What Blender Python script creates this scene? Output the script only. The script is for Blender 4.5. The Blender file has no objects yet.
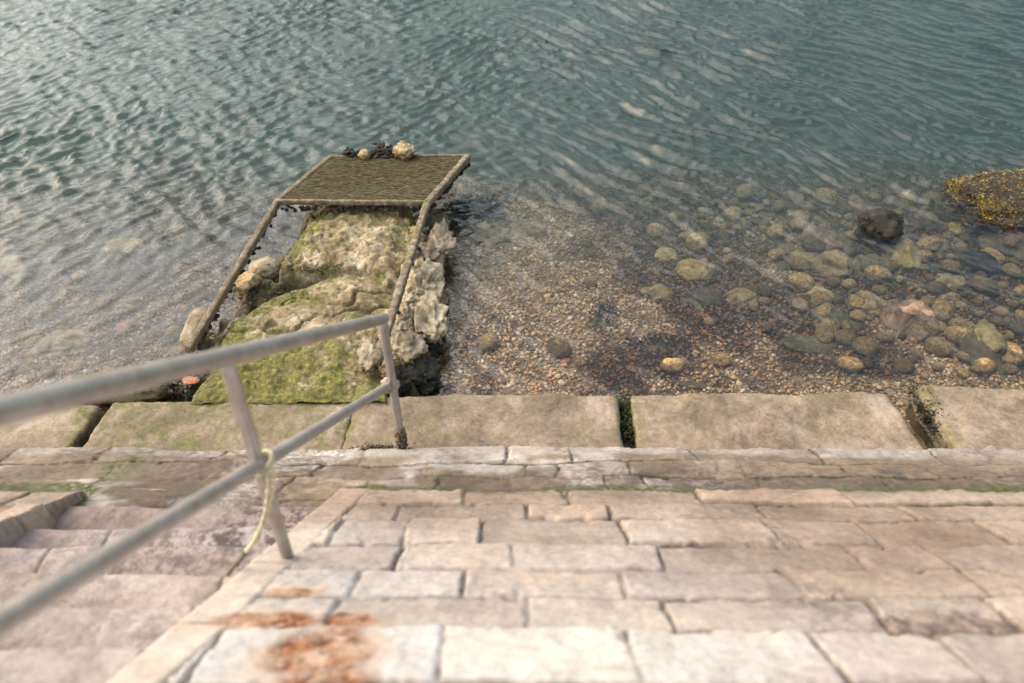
import bpy, math, random
import numpy as np
from mathutils import Vector

# ------------------------------------------------------------------ camera, sky, sun, exposure
scene = bpy.context.scene
R = math.radians
HC = 3.6                       # camera height above the water
FPX = 800.0
PITCH = math.atan(FPX / 921.0)   # downward tilt
cam_d = bpy.data.cameras.new('camera')
cam_d.sensor_width = 36.0
cam_d.lens = FPX / 1024 * 36.0
cam_d.clip_start = 0.05
cam_d.clip_end = 2000
cam_d.dof.use_dof = True
cam_d.dof.focus_distance = 5.5
cam_d.dof.aperture_fstop = 1.25
cam = bpy.data.objects.new('camera', cam_d)
scene.collection.objects.link(cam)
cam.location = (0, 0, HC)
cam.rotation_euler = (math.pi / 2 - PITCH, 0, 0)
scene.camera = cam

SUN_EL, SUN_AZ = R(46), R(-74)     # azimuth measured from +Y towards +X (front left)
world = bpy.data.worlds.new('World'); scene.world = world; world.use_nodes = True
wn = world.node_tree
bg = wn.nodes['Background']
sky = wn.nodes.new('ShaderNodeTexSky'); sky.sky_type = 'NISHITA'; sky.sun_disc = False
sky.sun_elevation = SUN_EL; sky.sun_rotation = SUN_AZ
sky.air_density = 2.0; sky.dust_density = 4.5; sky.ozone_density = 1.0
wn.links.new(sky.outputs[0], bg.inputs[0]); bg.inputs[1].default_value = 0.15
sun_d = bpy.data.lights.new('sun', 'SUN'); sun_d.energy = 2.5; sun_d.angle = R(96); sun_d.color = (1, .955, .915)
sun = bpy.data.objects.new('sun', sun_d); scene.collection.objects.link(sun)
sdir = Vector((math.sin(SUN_AZ) * math.cos(SUN_EL), math.cos(SUN_AZ) * math.cos(SUN_EL), math.sin(SUN_EL)))
sun.rotation_euler = sdir.to_track_quat('Z', 'Y').to_euler()
sun.location = (-5, 8, 12)
scene.view_settings.view_transform = 'Standard'; scene.view_settings.look = 'None'
scene.view_settings.gamma = 1; scene.view_settings.use_curve_mapping = False
scene.view_settings.exposure = 0.90
scene.cycles.use_denoising = True
scene.cycles.max_bounces = 8
scene.cycles.transparent_max_bounces = 16
scene.cycles.volume_bounces = 1
scene.cycles.sample_clamp_indirect = 6

# ------------------------------------------------------------------ helpers
_c, _s = math.cos(PITCH), math.sin(PITCH)
def at(x, y, z):
    "the point of height z seen at pixel x, y of the photograph"
    u, v = x - 512, y - 341.5
    F, D = FPX * _c - v * _s, FPX * _s + v * _c
    k = (HC - z) / D
    return np.array((u * k, F * k, z))
def at_F(x, y, Fw):
    u, v = x - 512, y - 341.5
    F, D = FPX * _c - v * _s, FPX * _s + v * _c
    return np.array((u * Fw / F, Fw, HC - D * Fw / F))
KS, DS = 0.7208, 1.2476          # the quay slope: z = HC - DS - KS * y
def plane_z(F): return HC - DS - KS * F
def on_slope(x, y, off=0.0):
    u, v = x - 512, y - 341.5
    F, D = FPX * _c - v * _s, FPX * _s + v * _c
    Fw = (DS + off) / (D / F - KS)
    return np.array((u * Fw / F, Fw, HC - D * Fw / F))

def _hash(i, j, k, seed):
    n = (i.astype(np.int64) * 374761393 + j.astype(np.int64) * 668265263 + k.astype(np.int64) * 2147483647 + seed * 1274126177) & 0xffffffff
    n = ((n ^ (n >> 13)) * 1274126177) & 0xffffffff
    n = ((n ^ (n >> 16)) * 2246822519) & 0xffffffff
    return ((n ^ (n >> 15)) & 0xffffff) / float(0xffffff)
def vnoise(p, seed=0):
    f = np.floor(p); t = p - f; t = t * t * t * (t * (t * 6 - 15) + 10)
    i, j, k = f[..., 0], f[..., 1], f[..., 2]
    a, b, c = t[..., 0], t[..., 1], t[..., 2]
    r = 0
    for di in (0, 1):
        for dj in (0, 1):
            for dk in (0, 1):
                w = (a if di else 1 - a) * (b if dj else 1 - b) * (c if dk else 1 - c)
                r = r + w * _hash(i + di, j + dj, k + dk, seed)
    return r * 2 - 1
def fbm(p, scale=1.0, octs=4, seed=0, gain=.5):
    r = 0; a = 1; tot = 0; q = np.asarray(p, float) * scale
    for o in range(octs):
        r = r + a * vnoise(q + 17.3 * o, seed + o); tot += a; a *= gain; q = q * 2.03
    return r / tot
def sstep(a, b, x):
    t = np.clip((x - a) / (b - a), 0, 1); return t * t * (3 - 2 * t)
def P3(x, y, z=0.0): return np.stack([x, y, np.broadcast_to(z, np.shape(x)).astype(float)], -1)

def mesh_from(name, V, F, attrs=None, smooth=True):
    V = np.asarray(V, np.float32).reshape(-1, 3)
    me = bpy.data.meshes.new(name)
    F = [np.asarray(F)] if isinstance(F, np.ndarray) else [np.asarray(f) for f in F]
    F = [f for f in F if len(f)]
    nl = sum(f.size for f in F); npoly = sum(len(f) for f in F)
    me.vertices.add(len(V)); me.vertices.foreach_set('co', V.ravel())
    me.loops.add(nl); me.polygons.add(npoly)
    me.loops.foreach_set('vertex_index', np.concatenate([f.ravel() for f in F]).astype(np.int32))
    st = []; c = 0
    for f in F:
        n = f.shape[1]; st.append(c + np.arange(len(f)) * n); c += f.size
    me.polygons.foreach_set('loop_start', np.concatenate(st).astype(np.int32))
    me.polygons.foreach_set('use_smooth', np.full(npoly, smooth))
    for k, a in (attrs or {}).items():
        at_ = me.attributes.new(k, 'FLOAT', 'POINT'); at_.data.foreach_set('value', np.asarray(a, np.float32).ravel())
    me.update(calc_edges=True); me.validate()
    return me
def grid_faces(nu, nv, off=0, flip=False):
    i = np.arange(nu - 1)[:, None] * nv + np.arange(nv - 1)[None]
    i = i.ravel() + off
    q = np.stack([i, i + nv, i + nv + 1, i + 1], 1)
    return q[:, ::-1] if flip else q
COL = scene.collection
def obj(name, me, mat, parent=None, loc=(0, 0, 0)):
    o = bpy.data.objects.new(name, me)
    if mat and not me.materials: me.materials.append(mat)
    o.location = [float(v) for v in loc]; COL.objects.link(o)
    if parent: o.parent = parent
    return o
def tag(o, label=None, cat=None, group=None, kind=None):
    for k, v in (('label', label), ('category', cat), ('group', group), ('kind', kind)):
        if v: o[k] = v
    return o
def empty(name, loc, label, cat, group=None):
    o = bpy.data.objects.new(name, None); o.location = [float(v) for v in loc]; COL.objects.link(o)
    o.empty_display_size = .1
    return tag(o, label, cat, group)

def round_box(size, seg, r, disp):
    "box with rounded edges, displaced by disp(points, normals)"
    hx, hy, hz = [s / 2 for s in size]
    nx, ny, nz = [max(2, int(round(s / seg))) + 1 for s in size]
    V = []; F = []; off = 0
    def face(ax, sg):
        nonlocal off
        a, b = [(1, 2), (2, 0), (0, 1)][ax]
        n = (nx, ny, nz); h = (hx, hy, hz)
        A, B = np.meshgrid(np.linspace(-h[a], h[a], n[a]), np.linspace(-h[b], h[b], n[b]), indexing='ij')
        p = np.zeros(A.shape + (3,)); p[..., a] = A; p[..., b] = B; p[..., ax] = sg * h[ax]
        V.append(p.reshape(-1, 3)); F.append(grid_faces(n[a], n[b], off, flip=(sg < 0))); off += A.size
    for ax in range(3):
        for sg in (1, -1): face(ax, sg)
    V = np.concatenate(V); F = np.concatenate(F)
    key = np.round(V, 5); _, idx, inv = np.unique(key, axis=0, return_index=True, return_inverse=True)
    V = V[idx]; F = inv.ravel()[F]
    hh = np.array((hx, hy, hz)); inn = np.clip(V, -(hh - r), hh - r); d = V - inn
    ln = np.linalg.norm(d, axis=1, keepdims=True); d = d / np.maximum(ln, 1e-6)
    V = inn + d * r
    return disp(V, d), F

_ico = {}
def ico(n):
    if n not in _ico:
        import bmesh
        bm = bmesh.new(); bmesh.ops.create_icosphere(bm, subdivisions=n, radius=1)
        V = np.array([v.co[:] for v in bm.verts]); F = np.array([[v.index for v in f.verts] for f in bm.faces]); bm.free()
        _ico[n] = (V, F)
    return _ico[n]
def rock_geo(seed, size, level=4, cuts=9, rough=.07, cutd=(.62, .92)):
    rs = np.random.RandomState(seed)
    V, F = ico(level); V = V.copy()
    for _ in range(cuts):
        n = rs.normal(size=3); n /= np.linalg.norm(n); d = rs.uniform(*cutd)
        h = V @ n - d; V -= np.where(h > 0, h * .93, 0)[:, None] * n
    n0 = V / np.linalg.norm(V, axis=1, keepdims=True)
    V += n0 * (rough * 1.3 * (.35 - 1.6 * np.abs(fbm(V + seed * 1.7, 2.2, 4, seed + 5, .6))) + rough * 1.2 * fbm(V + seed * 3.1, 1.7, 3, seed) + rough * .8 * fbm(V + seed, 5.5, 3, seed + 9))[:, None]
    return V * np.array(size) / 2, F

def tube(points, rad, nseg=14, bump=0.0, seed=0, caps=True):
    P = np.asarray(points, float); n = len(P)
    T = np.gradient(P, axis=0); T /= np.linalg.norm(T, axis=1, keepdims=True)
    up = np.array((0.13, .21, 1.0)); 
    A = np.cross(T, up); A /= np.linalg.norm(A, axis=1, keepdims=True); B = np.cross(A, T)
    th = np.linspace(0, 2 * np.pi, nseg, endpoint=False)
    rad = np.broadcast_to(rad, (n,))
    ring = (A[:, None] * np.cos(th)[None, :, None] + B[:, None] * np.sin(th)[None, :, None])
    V = P[:, None] + ring * rad[:, None, None]
    if bump: V = V + ring * (bump * fbm(V, 60, 3, seed))[..., None]
    i = np.arange(n - 1)[:, None] * nseg; j = np.arange(nseg)[None]; j2 = (j + 1) % nseg
    F = np.stack([i + j, i + j2, i + nseg + j2, i + nseg + j], -1).reshape(-1, 4)
    V = V.reshape(-1, 3); fs = [F]
    if caps:
        V = np.concatenate([V, P[:1], P[-1:]]); a, b = len(V) - 2, len(V) - 1
        jj = np.arange(nseg); j3 = (jj + 1) % nseg
        fs.append(np.concatenate([np.stack([np.full(nseg, a), j3, jj], 1), np.stack([np.full(nseg, b), (n - 1) * nseg + jj, (n - 1) * nseg + j3], 1)]))
    return V, fs
def line(a, b, n): return np.linspace(a, b, n)
def join(parts):
    "parts: list of (V, faces or list of faces)"
    Vs = []; by = {}; off = 0
    for V, F in parts:
        for f in (F if isinstance(F, list) else [F]): by.setdefault(f.shape[1], []).append(f + off)
        Vs.append(V); off += len(V)
    return np.concatenate(Vs), [np.concatenate(v) for v in by.values()]

# ------------------------------------------------------------------ materials
class NT:
    def __init__(s, name):
        s.m = bpy.data.materials.new(name); s.m.use_nodes = True; s.t = s.m.node_tree
        s.b = s.t.nodes['Principled BSDF']; s.out = s.t.nodes['Material Output']; s.co = None
    def n(s, typ, **kw):
        nd = s.t.nodes.new(typ)
        for k, v in kw.items(): setattr(nd, k, v)
        return nd
    def l(s, a, b): s.t.links.new(a, b)
    def coord(s):
        if not s.co: s.co = s.n('ShaderNodeTexCoord').outputs['Object']
        return s.co
    def noise(s, scale, detail=5, rough=.6, dist=0, vec=None):
        nd = s.n('ShaderNodeTexNoise'); nd.inputs['Scale'].default_value = scale; nd.inputs['Detail'].default_value = detail
        nd.inputs['Roughness'].default_value = rough; nd.inputs['Distortion'].default_value = dist
        s.l(vec or s.coord(), nd.inputs['Vector']); return nd.outputs['Fac']
    def ramp(s, fac, stops):
        nd = s.n('ShaderNodeValToRGB'); cr = nd.color_ramp
        while len(cr.elements) < len(stops): cr.elements.new(.5)
        for e, (p, c) in zip(cr.elements, stops):
            e.position = p; e.color = (c, c, c, 1) if isinstance(c, (int, float)) else (*c, 1)
        s.l(fac, nd.inputs[0]); return nd.outputs['Color']
    def mix(s, fac, a, b, mode='MIX'):
        nd = s.n('ShaderNodeMix', data_type='RGBA', blend_type=mode)
        for v, i in ((fac, 0), (a, 6), (b, 7)):
            if isinstance(v, (int, float)): nd.inputs[i].default_value = v
            elif isinstance(v, tuple): nd.inputs[i].default_value = (*v, 1)
            else: s.l(v, nd.inputs[i])
        return nd.outputs[2]
    def math(s, op, a, b=0.0, clamp=False):
        nd = s.n('ShaderNodeMath', operation=op, use_clamp=clamp)
        for v, i in ((a, 0), (b, 1)):
            if isinstance(v, (int, float)): nd.inputs[i].default_value = v
            else: s.l(v, nd.inputs[i])
        return nd.outputs[0]
    def attr(s, name):
        nd = s.n('ShaderNodeAttribute'); nd.attribute_name = name; return nd.outputs['Fac']
    def objrand(s): return s.n('ShaderNodeObjectInfo').outputs['Random']
    def bump(s, h, strength, dist, prev=None):
        nd = s.n('ShaderNodeBump'); nd.inputs['Strength'].default_value = strength; nd.inputs['Distance'].default_value = dist
        s.l(h, nd.inputs['Height'])
        if prev: s.l(prev, nd.inputs['Normal'])
        return nd.outputs[0]
    def fin(s, col, rough=.8, normal=None, spec=.35, metal=0):
        if isinstance(col, tuple): s.b.inputs['Base Color'].default_value = (*col, 1)
        else: s.l(col, s.b.inputs['Base Color'])
        if isinstance(rough, (int, float)): s.b.inputs['Roughness'].default_value = rough
        else: s.l(rough, s.b.inputs['Roughness'])
        s.b.inputs['Specular IOR Level'].default_value = spec; s.b.inputs['Metallic'].default_value = metal
        if normal: s.l(normal, s.b.inputs['Normal'])
        return s.m

def mat_masonry(name, A, B, C, pale=None):
    "worn limestone; attributes tone, joint, rust, moss, dark, pale are set per vertex"
    m = NT(name)
    big = m.ramp(m.noise(2.2, 4, .6, .4), [(.3, A), (.55, B), (.75, C)])
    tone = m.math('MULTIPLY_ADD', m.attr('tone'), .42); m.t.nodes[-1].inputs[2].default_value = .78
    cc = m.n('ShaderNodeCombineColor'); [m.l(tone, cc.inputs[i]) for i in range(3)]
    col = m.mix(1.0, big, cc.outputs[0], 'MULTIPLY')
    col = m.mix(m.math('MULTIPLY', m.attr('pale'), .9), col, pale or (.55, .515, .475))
    hue = m.ramp(m.math('FRACT', m.math('MULTIPLY', m.attr('tone'), 7.3)), [(0, (1.06, .97, .90)), (.35, (1, 1, 1)), (.7, (.93, .97, 1.03)), (1, (1.08, 1.0, .88))])
    col = m.mix(.5, col, hue, 'MULTIPLY')
    fine = m.ramp(m.noise(38, 6, .7), [(.36, .66), (.5, 1.0), (.64, 1.18)])
    col = m.mix(.55, col, fine, 'MULTIPLY')
    blot = m.ramp(m.noise(7, 6, .65, .8), [(.38, .5), (.52, 1.0)])
    col = m.mix(.32, col, blot, 'MULTIPLY')
    pit = m.ramp(m.noise(95, 3, .6), [(.30, .35), (.42, 1.0)])
    col = m.mix(.45, col, pit, 'MULTIPLY')
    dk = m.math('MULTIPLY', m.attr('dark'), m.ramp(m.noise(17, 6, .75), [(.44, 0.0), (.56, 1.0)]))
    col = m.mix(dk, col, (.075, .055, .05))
    rn = m.ramp(m.noise(24, 8, .75, .5), [(.33, 0.0), (.47, 1.0)])
    ru = m.math('MULTIPLY', m.attr('rust'), rn, True)
    rc = m.ramp(m.noise(26, 5, .7), [(.38, (.29, .10, .03)), (.58, (.10, .034, .013))])
    col = m.mix(ru, col, rc)
    ru2 = m.math('MULTIPLY', m.attr('rustwash'), m.ramp(m.noise(9, 6, .7), [(.42, 0.0), (.62, .75)]), True)
    col = m.mix(ru2, col, (.50, .36, .25))
    jt = m.math('MULTIPLY', m.attr('joint'), m.ramp(m.noise(21, 4, .6), [(.3, .45), (.6, 1.0)]), True)
    col = m.mix(jt, col, (.055, .036, .024))
    mm = m.math('MULTIPLY', m.attr('moss'), m.ramp(m.noise(30, 6, .75), [(.40, 0.0), (.54, 1.0)]), True)
    mc = m.ramp(m.noise(60, 4, .6), [(.35, (.025, .034, .008)), (.65, (.085, .095, .028))])
    col = m.mix(mm, col, mc)
    h = m.noise(30, 8, .75); h2 = m.noise(150, 4, .7)
    b = m.bump(h, .5, .012); b = m.bump(h2, .4, .004, b)
    return m.fin(col, .85, b, .3)
M = {}
M['slope'] = mat_masonry('slope_limestone', (.18, .122, .088), (.28, .208, .158), (.35, .28, .228))
M['ledge'] = mat_masonry('ledge_stone', (.10, .07, .045), (.175, .13, .09), (.26, .202, .148))
M['steps'] = mat_masonry('step_stone', (.20, .14, .115), (.275, .205, .175), (.33, .262, .232))

def mat_kerb():
    m = NT('kerb_stone')
    col = m.ramp(m.noise(2.6, 8, .75, .3), [(.36, (.14, .097, .062)), (.5, (.235, .17, .118)), (.64, (.32, .245, .18))])
    col = m.mix(.8, col, m.ramp(m.noise(3.1, 9, .8, .2), [(.40, .62), (.5, 1.0), (.62, 1.1)]), 'MULTIPLY')
    rnd = m.ramp(m.objrand(), [(0, .85), (1, 1.12)]); col = m.mix(1.0, col, rnd, 'MULTIPLY')
    col = m.mix(.7, col, m.ramp(m.noise(45, 6, .7), [(.36, .62), (.5, 1.0), (.68, 1.18)]), 'MULTIPLY')
    col = m.mix(.55, col, m.ramp(m.noise(10, 8, .75, .6), [(.40, .62), (.5, 1.0)]), 'MULTIPLY')
    col = m.mix(.5, col, m.ramp(m.noise(110, 3, .6), [(.32, .4), (.42, 1.0)]), 'MULTIPLY')
    col = m.mix(m.ramp(m.noise(13, 8, .85, .4), [(.585, 0.0), (.66, .7)]), col, (.09, .065, .04))
    am = m.math('MULTIPLY', m.attr('moss'), m.ramp(m.noise(11, 7, .75, .6), [(.40, 0.0), (.58, 1.0)]), True)
    col = m.mix(am, col, m.ramp(m.noise(48, 5, .7), [(.3, (.045, .045, .01)), (.6, (.14, .125, .035)), (.75, (.24, .20, .08))]))
    b = m.bump(m.noise(24, 8, .75), .5, .014); b = m.bump(m.noise(120, 4, .7), .4, .004, b)
    return m.fin(col, .8, b, .35)
M['kerb'] = mat_kerb()

def mat_jetty():
    m = NT('jetty_rock')
    col = m.ramp(m.noise(6, 9, .78, .7), [(.36, (.11, .07, .03)), (.5, (.27, .20, .11)), (.62, (.54, .44, .30))])
    col = m.mix(.75, col, m.ramp(m.noise(36, 7, .75), [(.34, .4), (.5, 1.0), (.7, 1.25)]), 'MULTIPLY')
    col = m.mix(.6, col, m.ramp(m.noise(85, 4, .7), [(.33, .35), (.44, 1.0)]), 'MULTIPLY')
    mo = m.math('ADD', m.noise(8, 10, .82, 1.0), m.math('MULTIPLY', m.attr('moss'), .22))
    am = m.ramp(mo, [(.555, 0.0), (.64, 1.0)])
    col = m.mix(m.math('MULTIPLY', am, .9), col, m.ramp(m.noise(34, 6, .75), [(.36, (.035, .05, .005)), (.5, (.11, .11, .016)), (.62, (.27, .23, .05))]))
    col = m.mix(m.ramp(m.noise(15, 9, .82, .5), [(.50, 0.0), (.62, .75)]), col, (.085, .065, .025))
    dk = m.math('MULTIPLY', m.attr('low'), m.ramp(m.noise(12, 6, .7), [(.3, .8), (.6, 1.0)]), True)
    col = m.mix(dk, col, m.ramp(m.noise(40, 5, .7), [(.35, (.02, .017, .01)), (.65, (.08, .06, .025))]))
    b = m.bump(m.noise(16, 9, .78), .7, .03); b = m.bump(m.noise(90, 5, .75), .5, .006, b)
    return m.fin(col, .8, b, .35)
M['jetty'] = mat_jetty()

def mat_rock(name, stops, moss=None, wetdark=True, var=(.7, 1.2)):
    "rock whose lowest part keeps the dark tidal film"
    m = NT(name)
    geo = m.n('ShaderNodeNewGeometry')
    oi = m.n('ShaderNodeObjectInfo')
    vm = m.n('ShaderNodeVectorMath', operation='ADD'); m.l(m.coord(), vm.inputs[0]); m.l(oi.outputs['Location'], vm.inputs[1])
    v = vm.outputs[0]
    c = m.ramp(m.noise(8, 9, .78, .6, v), [(.5 + (p_ - .5) * .7, q_) for p_, q_ in stops])
    c = m.mix(1.0, c, m.ramp(oi.outputs['Random'], [(0, var[0]), (1, var[1])]), 'MULTIPLY')
    c = m.mix(.7, c, m.ramp(m.noise(45, 6, .75, 0, v), [(.36, .45), (.5, 1.0), (.68, 1.2)]), 'MULTIPLY')
    if moss:
        c = m.mix(m.ramp(m.noise(9, 7, .75, .5, v), [(.5, 0.0), (.62, .85)]), c, moss)
    if wetdark:
        sx = m.n('ShaderNodeSeparateXYZ'); m.l(geo.outputs['Position'], sx.inputs[0])
        zz = m.math('ADD', sx.outputs[2], m.math('MULTIPLY', m.noise(14, 5, .7, 0, v), .08))
        c = m.mix(m.ramp(zz, [(.07, .85), (.13, 0.0)]), c, (.045, .035, .018))
    b = m.bump(m.noise(20, 9, .8, 0, v), .9, .022); b = m.bump(m.noise(120, 4, .7, 0, v), .4, .004, b)
    return m.fin(c, .7, b, .4)
M['paleboulder'] = mat_rock('pale_boulder', [(.3, (.18, .12, .07)), (.5, (.36, .275, .165)), (.7, (.56, .47, .33))])
M['tanrock'] = mat_rock('tan_rock', [(.3, (.13, .08, .03)), (.5, (.36, .245, .11)), (.72, (.60, .46, .25))], None, False)
M['yellowrock'] = mat_rock('yellow_rock', [(.3, (.22, .14, .04)), (.5, (.48, .34, .11)), (.72, (.72, .58, .28))], None, False)
M['pinkrock'] = mat_rock('pink_rock', [(.3, (.13, .075, .045)), (.5, (.30, .19, .12)), (.72, (.50, .35, .24))], None, False)
M['greenrock'] = mat_rock('green_rock', [(.3, (.07, .055, .022)), (.5, (.15, .12, .055)), (.72, (.24, .20, .11))], (.05, .05, .015), False)
M['blackrock'] = mat_rock('black_rock', [(.3, (.008, .007, .005)), (.5, (.022, .018, .010)), (.72, (.05, .04, .02))], None, False)
M['redrock'] = mat_rock('red_brick', [(.3, (.32, .10, .05)), (.5, (.48, .18, .09)), (.72, (.58, .30, .2))], None, False)
M['cobble'] = mat_rock('cobble_stone', [(.3, (.13, .075, .03)), (.5, (.37, .23, .09)), (.72, (.68, .48, .22))], (.09, .075, .025), False, (.35, 1.5))

def mat_pebble():
    m = NT('beach_pebble')
    g = m.n('ShaderNodeNewGeometry')
    c = m.ramp(g.outputs['Random Per Island'], [(0, (.15, .08, .035)), (.2, (.30, .175, .08)), (.45, (.46, .28, .14)), (.65, (.54, .31, .15)), (.82, (.52, .37, .20)), (.95, (.60, .46, .30)), (1, (.74, .62, .46))])
    c = m.mix(.8, c, m.ramp(m.noise(1.7, 4, .6), [(.3, .85), (.6, 1.25)]), 'MULTIPLY')
    c = m.mix(m.attr('weed'), c, m.mix(.85, c, (.26, .16, .075), 'MULTIPLY'))  # darker pebbles: film, and shade among the cobbles put into the colour
    return m.fin(c, .6, None, .4)
M['pebble'] = mat_pebble()
def mat_seabed():
    m = NT('seabed_gravel')
    v = m.n('ShaderNodeTexVoronoi'); v.inputs['Scale'].default_value = 44; m.l(m.coord(), v.inputs['Vector'])
    sc = m.n('ShaderNodeSeparateColor'); m.l(v.outputs['Color'], sc.inputs[0])
    c = m.ramp(sc.outputs[0], [(0, (.10, .065, .035)), (.5, (.23, .155, .085)), (1, (.36, .25, .15))])
    c = m.mix(.8, c, m.ramp(m.noise(1.3, 5, .65), [(.35, .5), (.6, 1.1)]), 'MULTIPLY')
    c = m.mix(m.attr('weed'), c, (.035, .022, .012))  # near-black bed: film plus painted shade in the gaps between cobbles
    c = m.mix(m.attr('deep'), c, (.085, .085, .065))
    b = m.bump(v.outputs['Distance'], .6, .02)
    return m.fin(c, .9, b, .2)
M['seabed'] = mat_seabed()

def mat_metal_rail():
    m = NT('galvanised_rail')
    c = m.ramp(m.noise(9, 6, .7, .3), [(.3, (.32, .27, .235)), (.55, (.43, .39, .36)), (.75, (.51, .49, .475))])
    c = m.mix(m.ramp(m.noise(30, 6, .75), [(.56, 0.0), (.7, .6)]), c, (.25, .14, .09))
    b = m.bump(m.noise(120, 5, .7), .25, .002)
    return m.fin(c, m.ramp(m.noise(20, 4, .6), [(.3, .34), (.7, .52)]), b, .5, .65)
M['rail'] = mat_metal_rail()
def mat_crust(name, A, B, C, moss, mossfac=.58, bd=.012):
    m = NT(name)
    c = m.ramp(m.noise(22, 7, .75, .3), [(.3, A), (.5, B), (.7, C)])
    c = m.mix(m.ramp(m.noise(6, 6, .7), [(mossfac, 0.0), (mossfac + .1, .9)]), c, moss)
    b = m.bump(m.noise(55, 8, .8), .9, bd)
    return m.fin(c, .9, b, .25)
M['crust'] = mat_crust('encrusted_iron', (.075, .05, .03), (.16, .12, .075), (.30, .25, .17), (.11, .13, .03))
M['crust_pale'] = mat_crust('barnacled_iron', (.055, .04, .025), (.17, .13, .08), (.40, .34, .25), (.12, .125, .035), .54)
M['mesh'] = mat_crust('weedy_mesh', (.03, .022, .01), (.072, .055, .024), (.14, .11, .058), (.055, .06, .016), .56, .003)
M['mussel'] = mat_crust('mussel_crust', (.012, .011, .012), (.035, .028, .025), (.10, .075, .055), (.05, .05, .02), .66)
M['barnacle'] = mat_crust('barnacle_crust', (.16, .12, .09), (.38, .31, .26), (.58, .52, .45), (.3, .24, .14), .7)
def mat_simple(name, stops, scale=30, rough=.8, bmp=.4, spec=.3, trans=0):
    m = NT(name)
    c = m.ramp(m.noise(scale, 5, .7), stops)
    b = m.bump(m.noise(scale * 3, 5, .7), bmp, .004)
    return m.fin(c, rough, b, spec)
M['rope'] = mat_simple('old_rope', [(.3, (.32, .27, .14)), (.55, (.62, .55, .36)), (.8, (.7, .66, .5))], 60)
M['ropedark'] = mat_simple('dirty_rope', [(.3, (.05, .045, .03)), (.6, (.16, .15, .09))], 60)
M['weeddark'] = mat_simple('dark_seaweed', [(.3, (.008, .008, .006)), (.7, (.035, .03, .018))], 40, .45, .4, .5)
M['weedgreen'] = mat_simple('green_algae', [(.3, (.018, .035, .006)), (.55, (.05, .085, .014)), (.75, (.12, .16, .03))], 18, .7)
M['weedmix'] = mat_simple('mixed_algae', [(.38, (.008, .008, .004)), (.52, (.035, .045, .010)), (.66, (.10, .11, .03))], 18, .6)
M['weedgold'] = mat_simple('golden_wrack', [(.38, (.02, .014, .005)), (.5, (.17, .105, .02)), (.62, (.46, .31, .07))], 9, .5, .4, .5)

def mat_water():
    m = NT('sea_water'); m.t.nodes.remove(m.b)
    co = m.coord()
    mp = m.n('ShaderNodeMapping'); mp.inputs['Rotation'].default_value = (0, 0, R(38)); mp.inputs['Scale'].default_value = (1, 2.6, 1); m.l(co, mp.inputs[0])
    n1 = m.noise(5.5, 4, .55, .6, mp.outputs[0]); n2 = m.noise(19, 3, .6, .4)
    b = m.bump(n1, .5, .016); b = m.bump(n2, .5, .004, b)
    fr = m.n('ShaderNodeFresnel'); fr.inputs['IOR'].default_value = 1.42; m.l(b, fr.inputs['Normal'])
    gl = m.n('ShaderNodeBsdfGlossy'); gl.inputs['Roughness'].default_value = .045; m.l(b, gl.inputs['Normal'])
    tr = m.n('ShaderNodeBsdfTransparent')
    mx = m.n('ShaderNodeMixShader'); m.l(fr.outputs[0], mx.inputs[0]); m.l(tr.outputs[0], mx.inputs[1]); m.l(gl.outputs[0], mx.inputs[2])
    m.l(mx.outputs[0], m.out.inputs['Surface'])
    va = m.n('ShaderNodeVolumeAbsorption'); va.inputs['Color'].default_value = (.30, .53, .44, 1); va.inputs['Density'].default_value = .9
    vs = m.n('ShaderNodeVolumeScatter'); vs.inputs['Color'].default_value = (.58, .68, .63, 1); vs.inputs['Density'].default_value = .42; vs.inputs['Anisotropy'].default_value = .3
    ad = m.n('ShaderNodeAddShader'); m.l(va.outputs[0], ad.inputs[0]); m.l(vs.outputs[0], ad.inputs[1])
    m.l(ad.outputs[0], m.out.inputs['Volume'])
    return m.m
M['water'] = mat_water()

# ------------------------------------------------------------------ sea bed
def axis(lo, hi, step, far_lo, far_hi, growth=1.25):
    a = list(np.arange(lo, hi + step / 2, step)); s = step
    x = a[-1]
    while x < far_hi: s *= growth; x += s; a.append(x)
    s = step; x = a[0]; pre = []
    while x > far_lo: s *= growth; x -= s; pre.append(x)
    return np.array(pre[::-1] + a)
def bed_z(x, y):
    y = y + (.35 * fbm(P3(x, y), .8, 3, 15) + .1 * fbm(P3(x, y), 3, 3, 16)) * sstep(4.2, 5.5, y)
    z = np.interp(y, [0, 3.4, 4.3, 5.2, 6.1, 6.9, 7.8, 9, 12, 40, 400], [-.06, -.06, -.11, -.19, -.30, -.44, -.68, -1.1, -2.8, -6, -30])
    z = z - .06 * sstep(-.8, -2.2, x) * sstep(3.5, 4.5, y)
    p = P3(x, y)
    return z + .05 * fbm(p, .9, 3, 5) + .015 * fbm(p, 5, 3, 6)
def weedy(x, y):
    "where the bottom is darkened: brown film, with shade between the cobbles painted in"
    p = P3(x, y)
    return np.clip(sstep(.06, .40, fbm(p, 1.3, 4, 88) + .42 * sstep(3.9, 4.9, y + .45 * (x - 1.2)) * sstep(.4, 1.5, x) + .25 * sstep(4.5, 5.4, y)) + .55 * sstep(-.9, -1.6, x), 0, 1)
gx = axis(-8, 8, .05, -400, 400); gy = axis(2.6, 9, .05, 1.5, 600)
X, Y = np.meshgrid(gx, gy, indexing='ij')
Z = bed_z(X, Y)
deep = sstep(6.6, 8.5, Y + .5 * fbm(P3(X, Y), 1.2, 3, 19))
sb = obj('seabed', mesh_from('seabed', P3(X, Y, Z), grid_faces(len(gx), len(gy)), {'deep': deep, 'weed': weedy(X, Y)}), M['seabed'])  # bed mask holds film and painted shade together
tag(sb, kind='structure')

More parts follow.
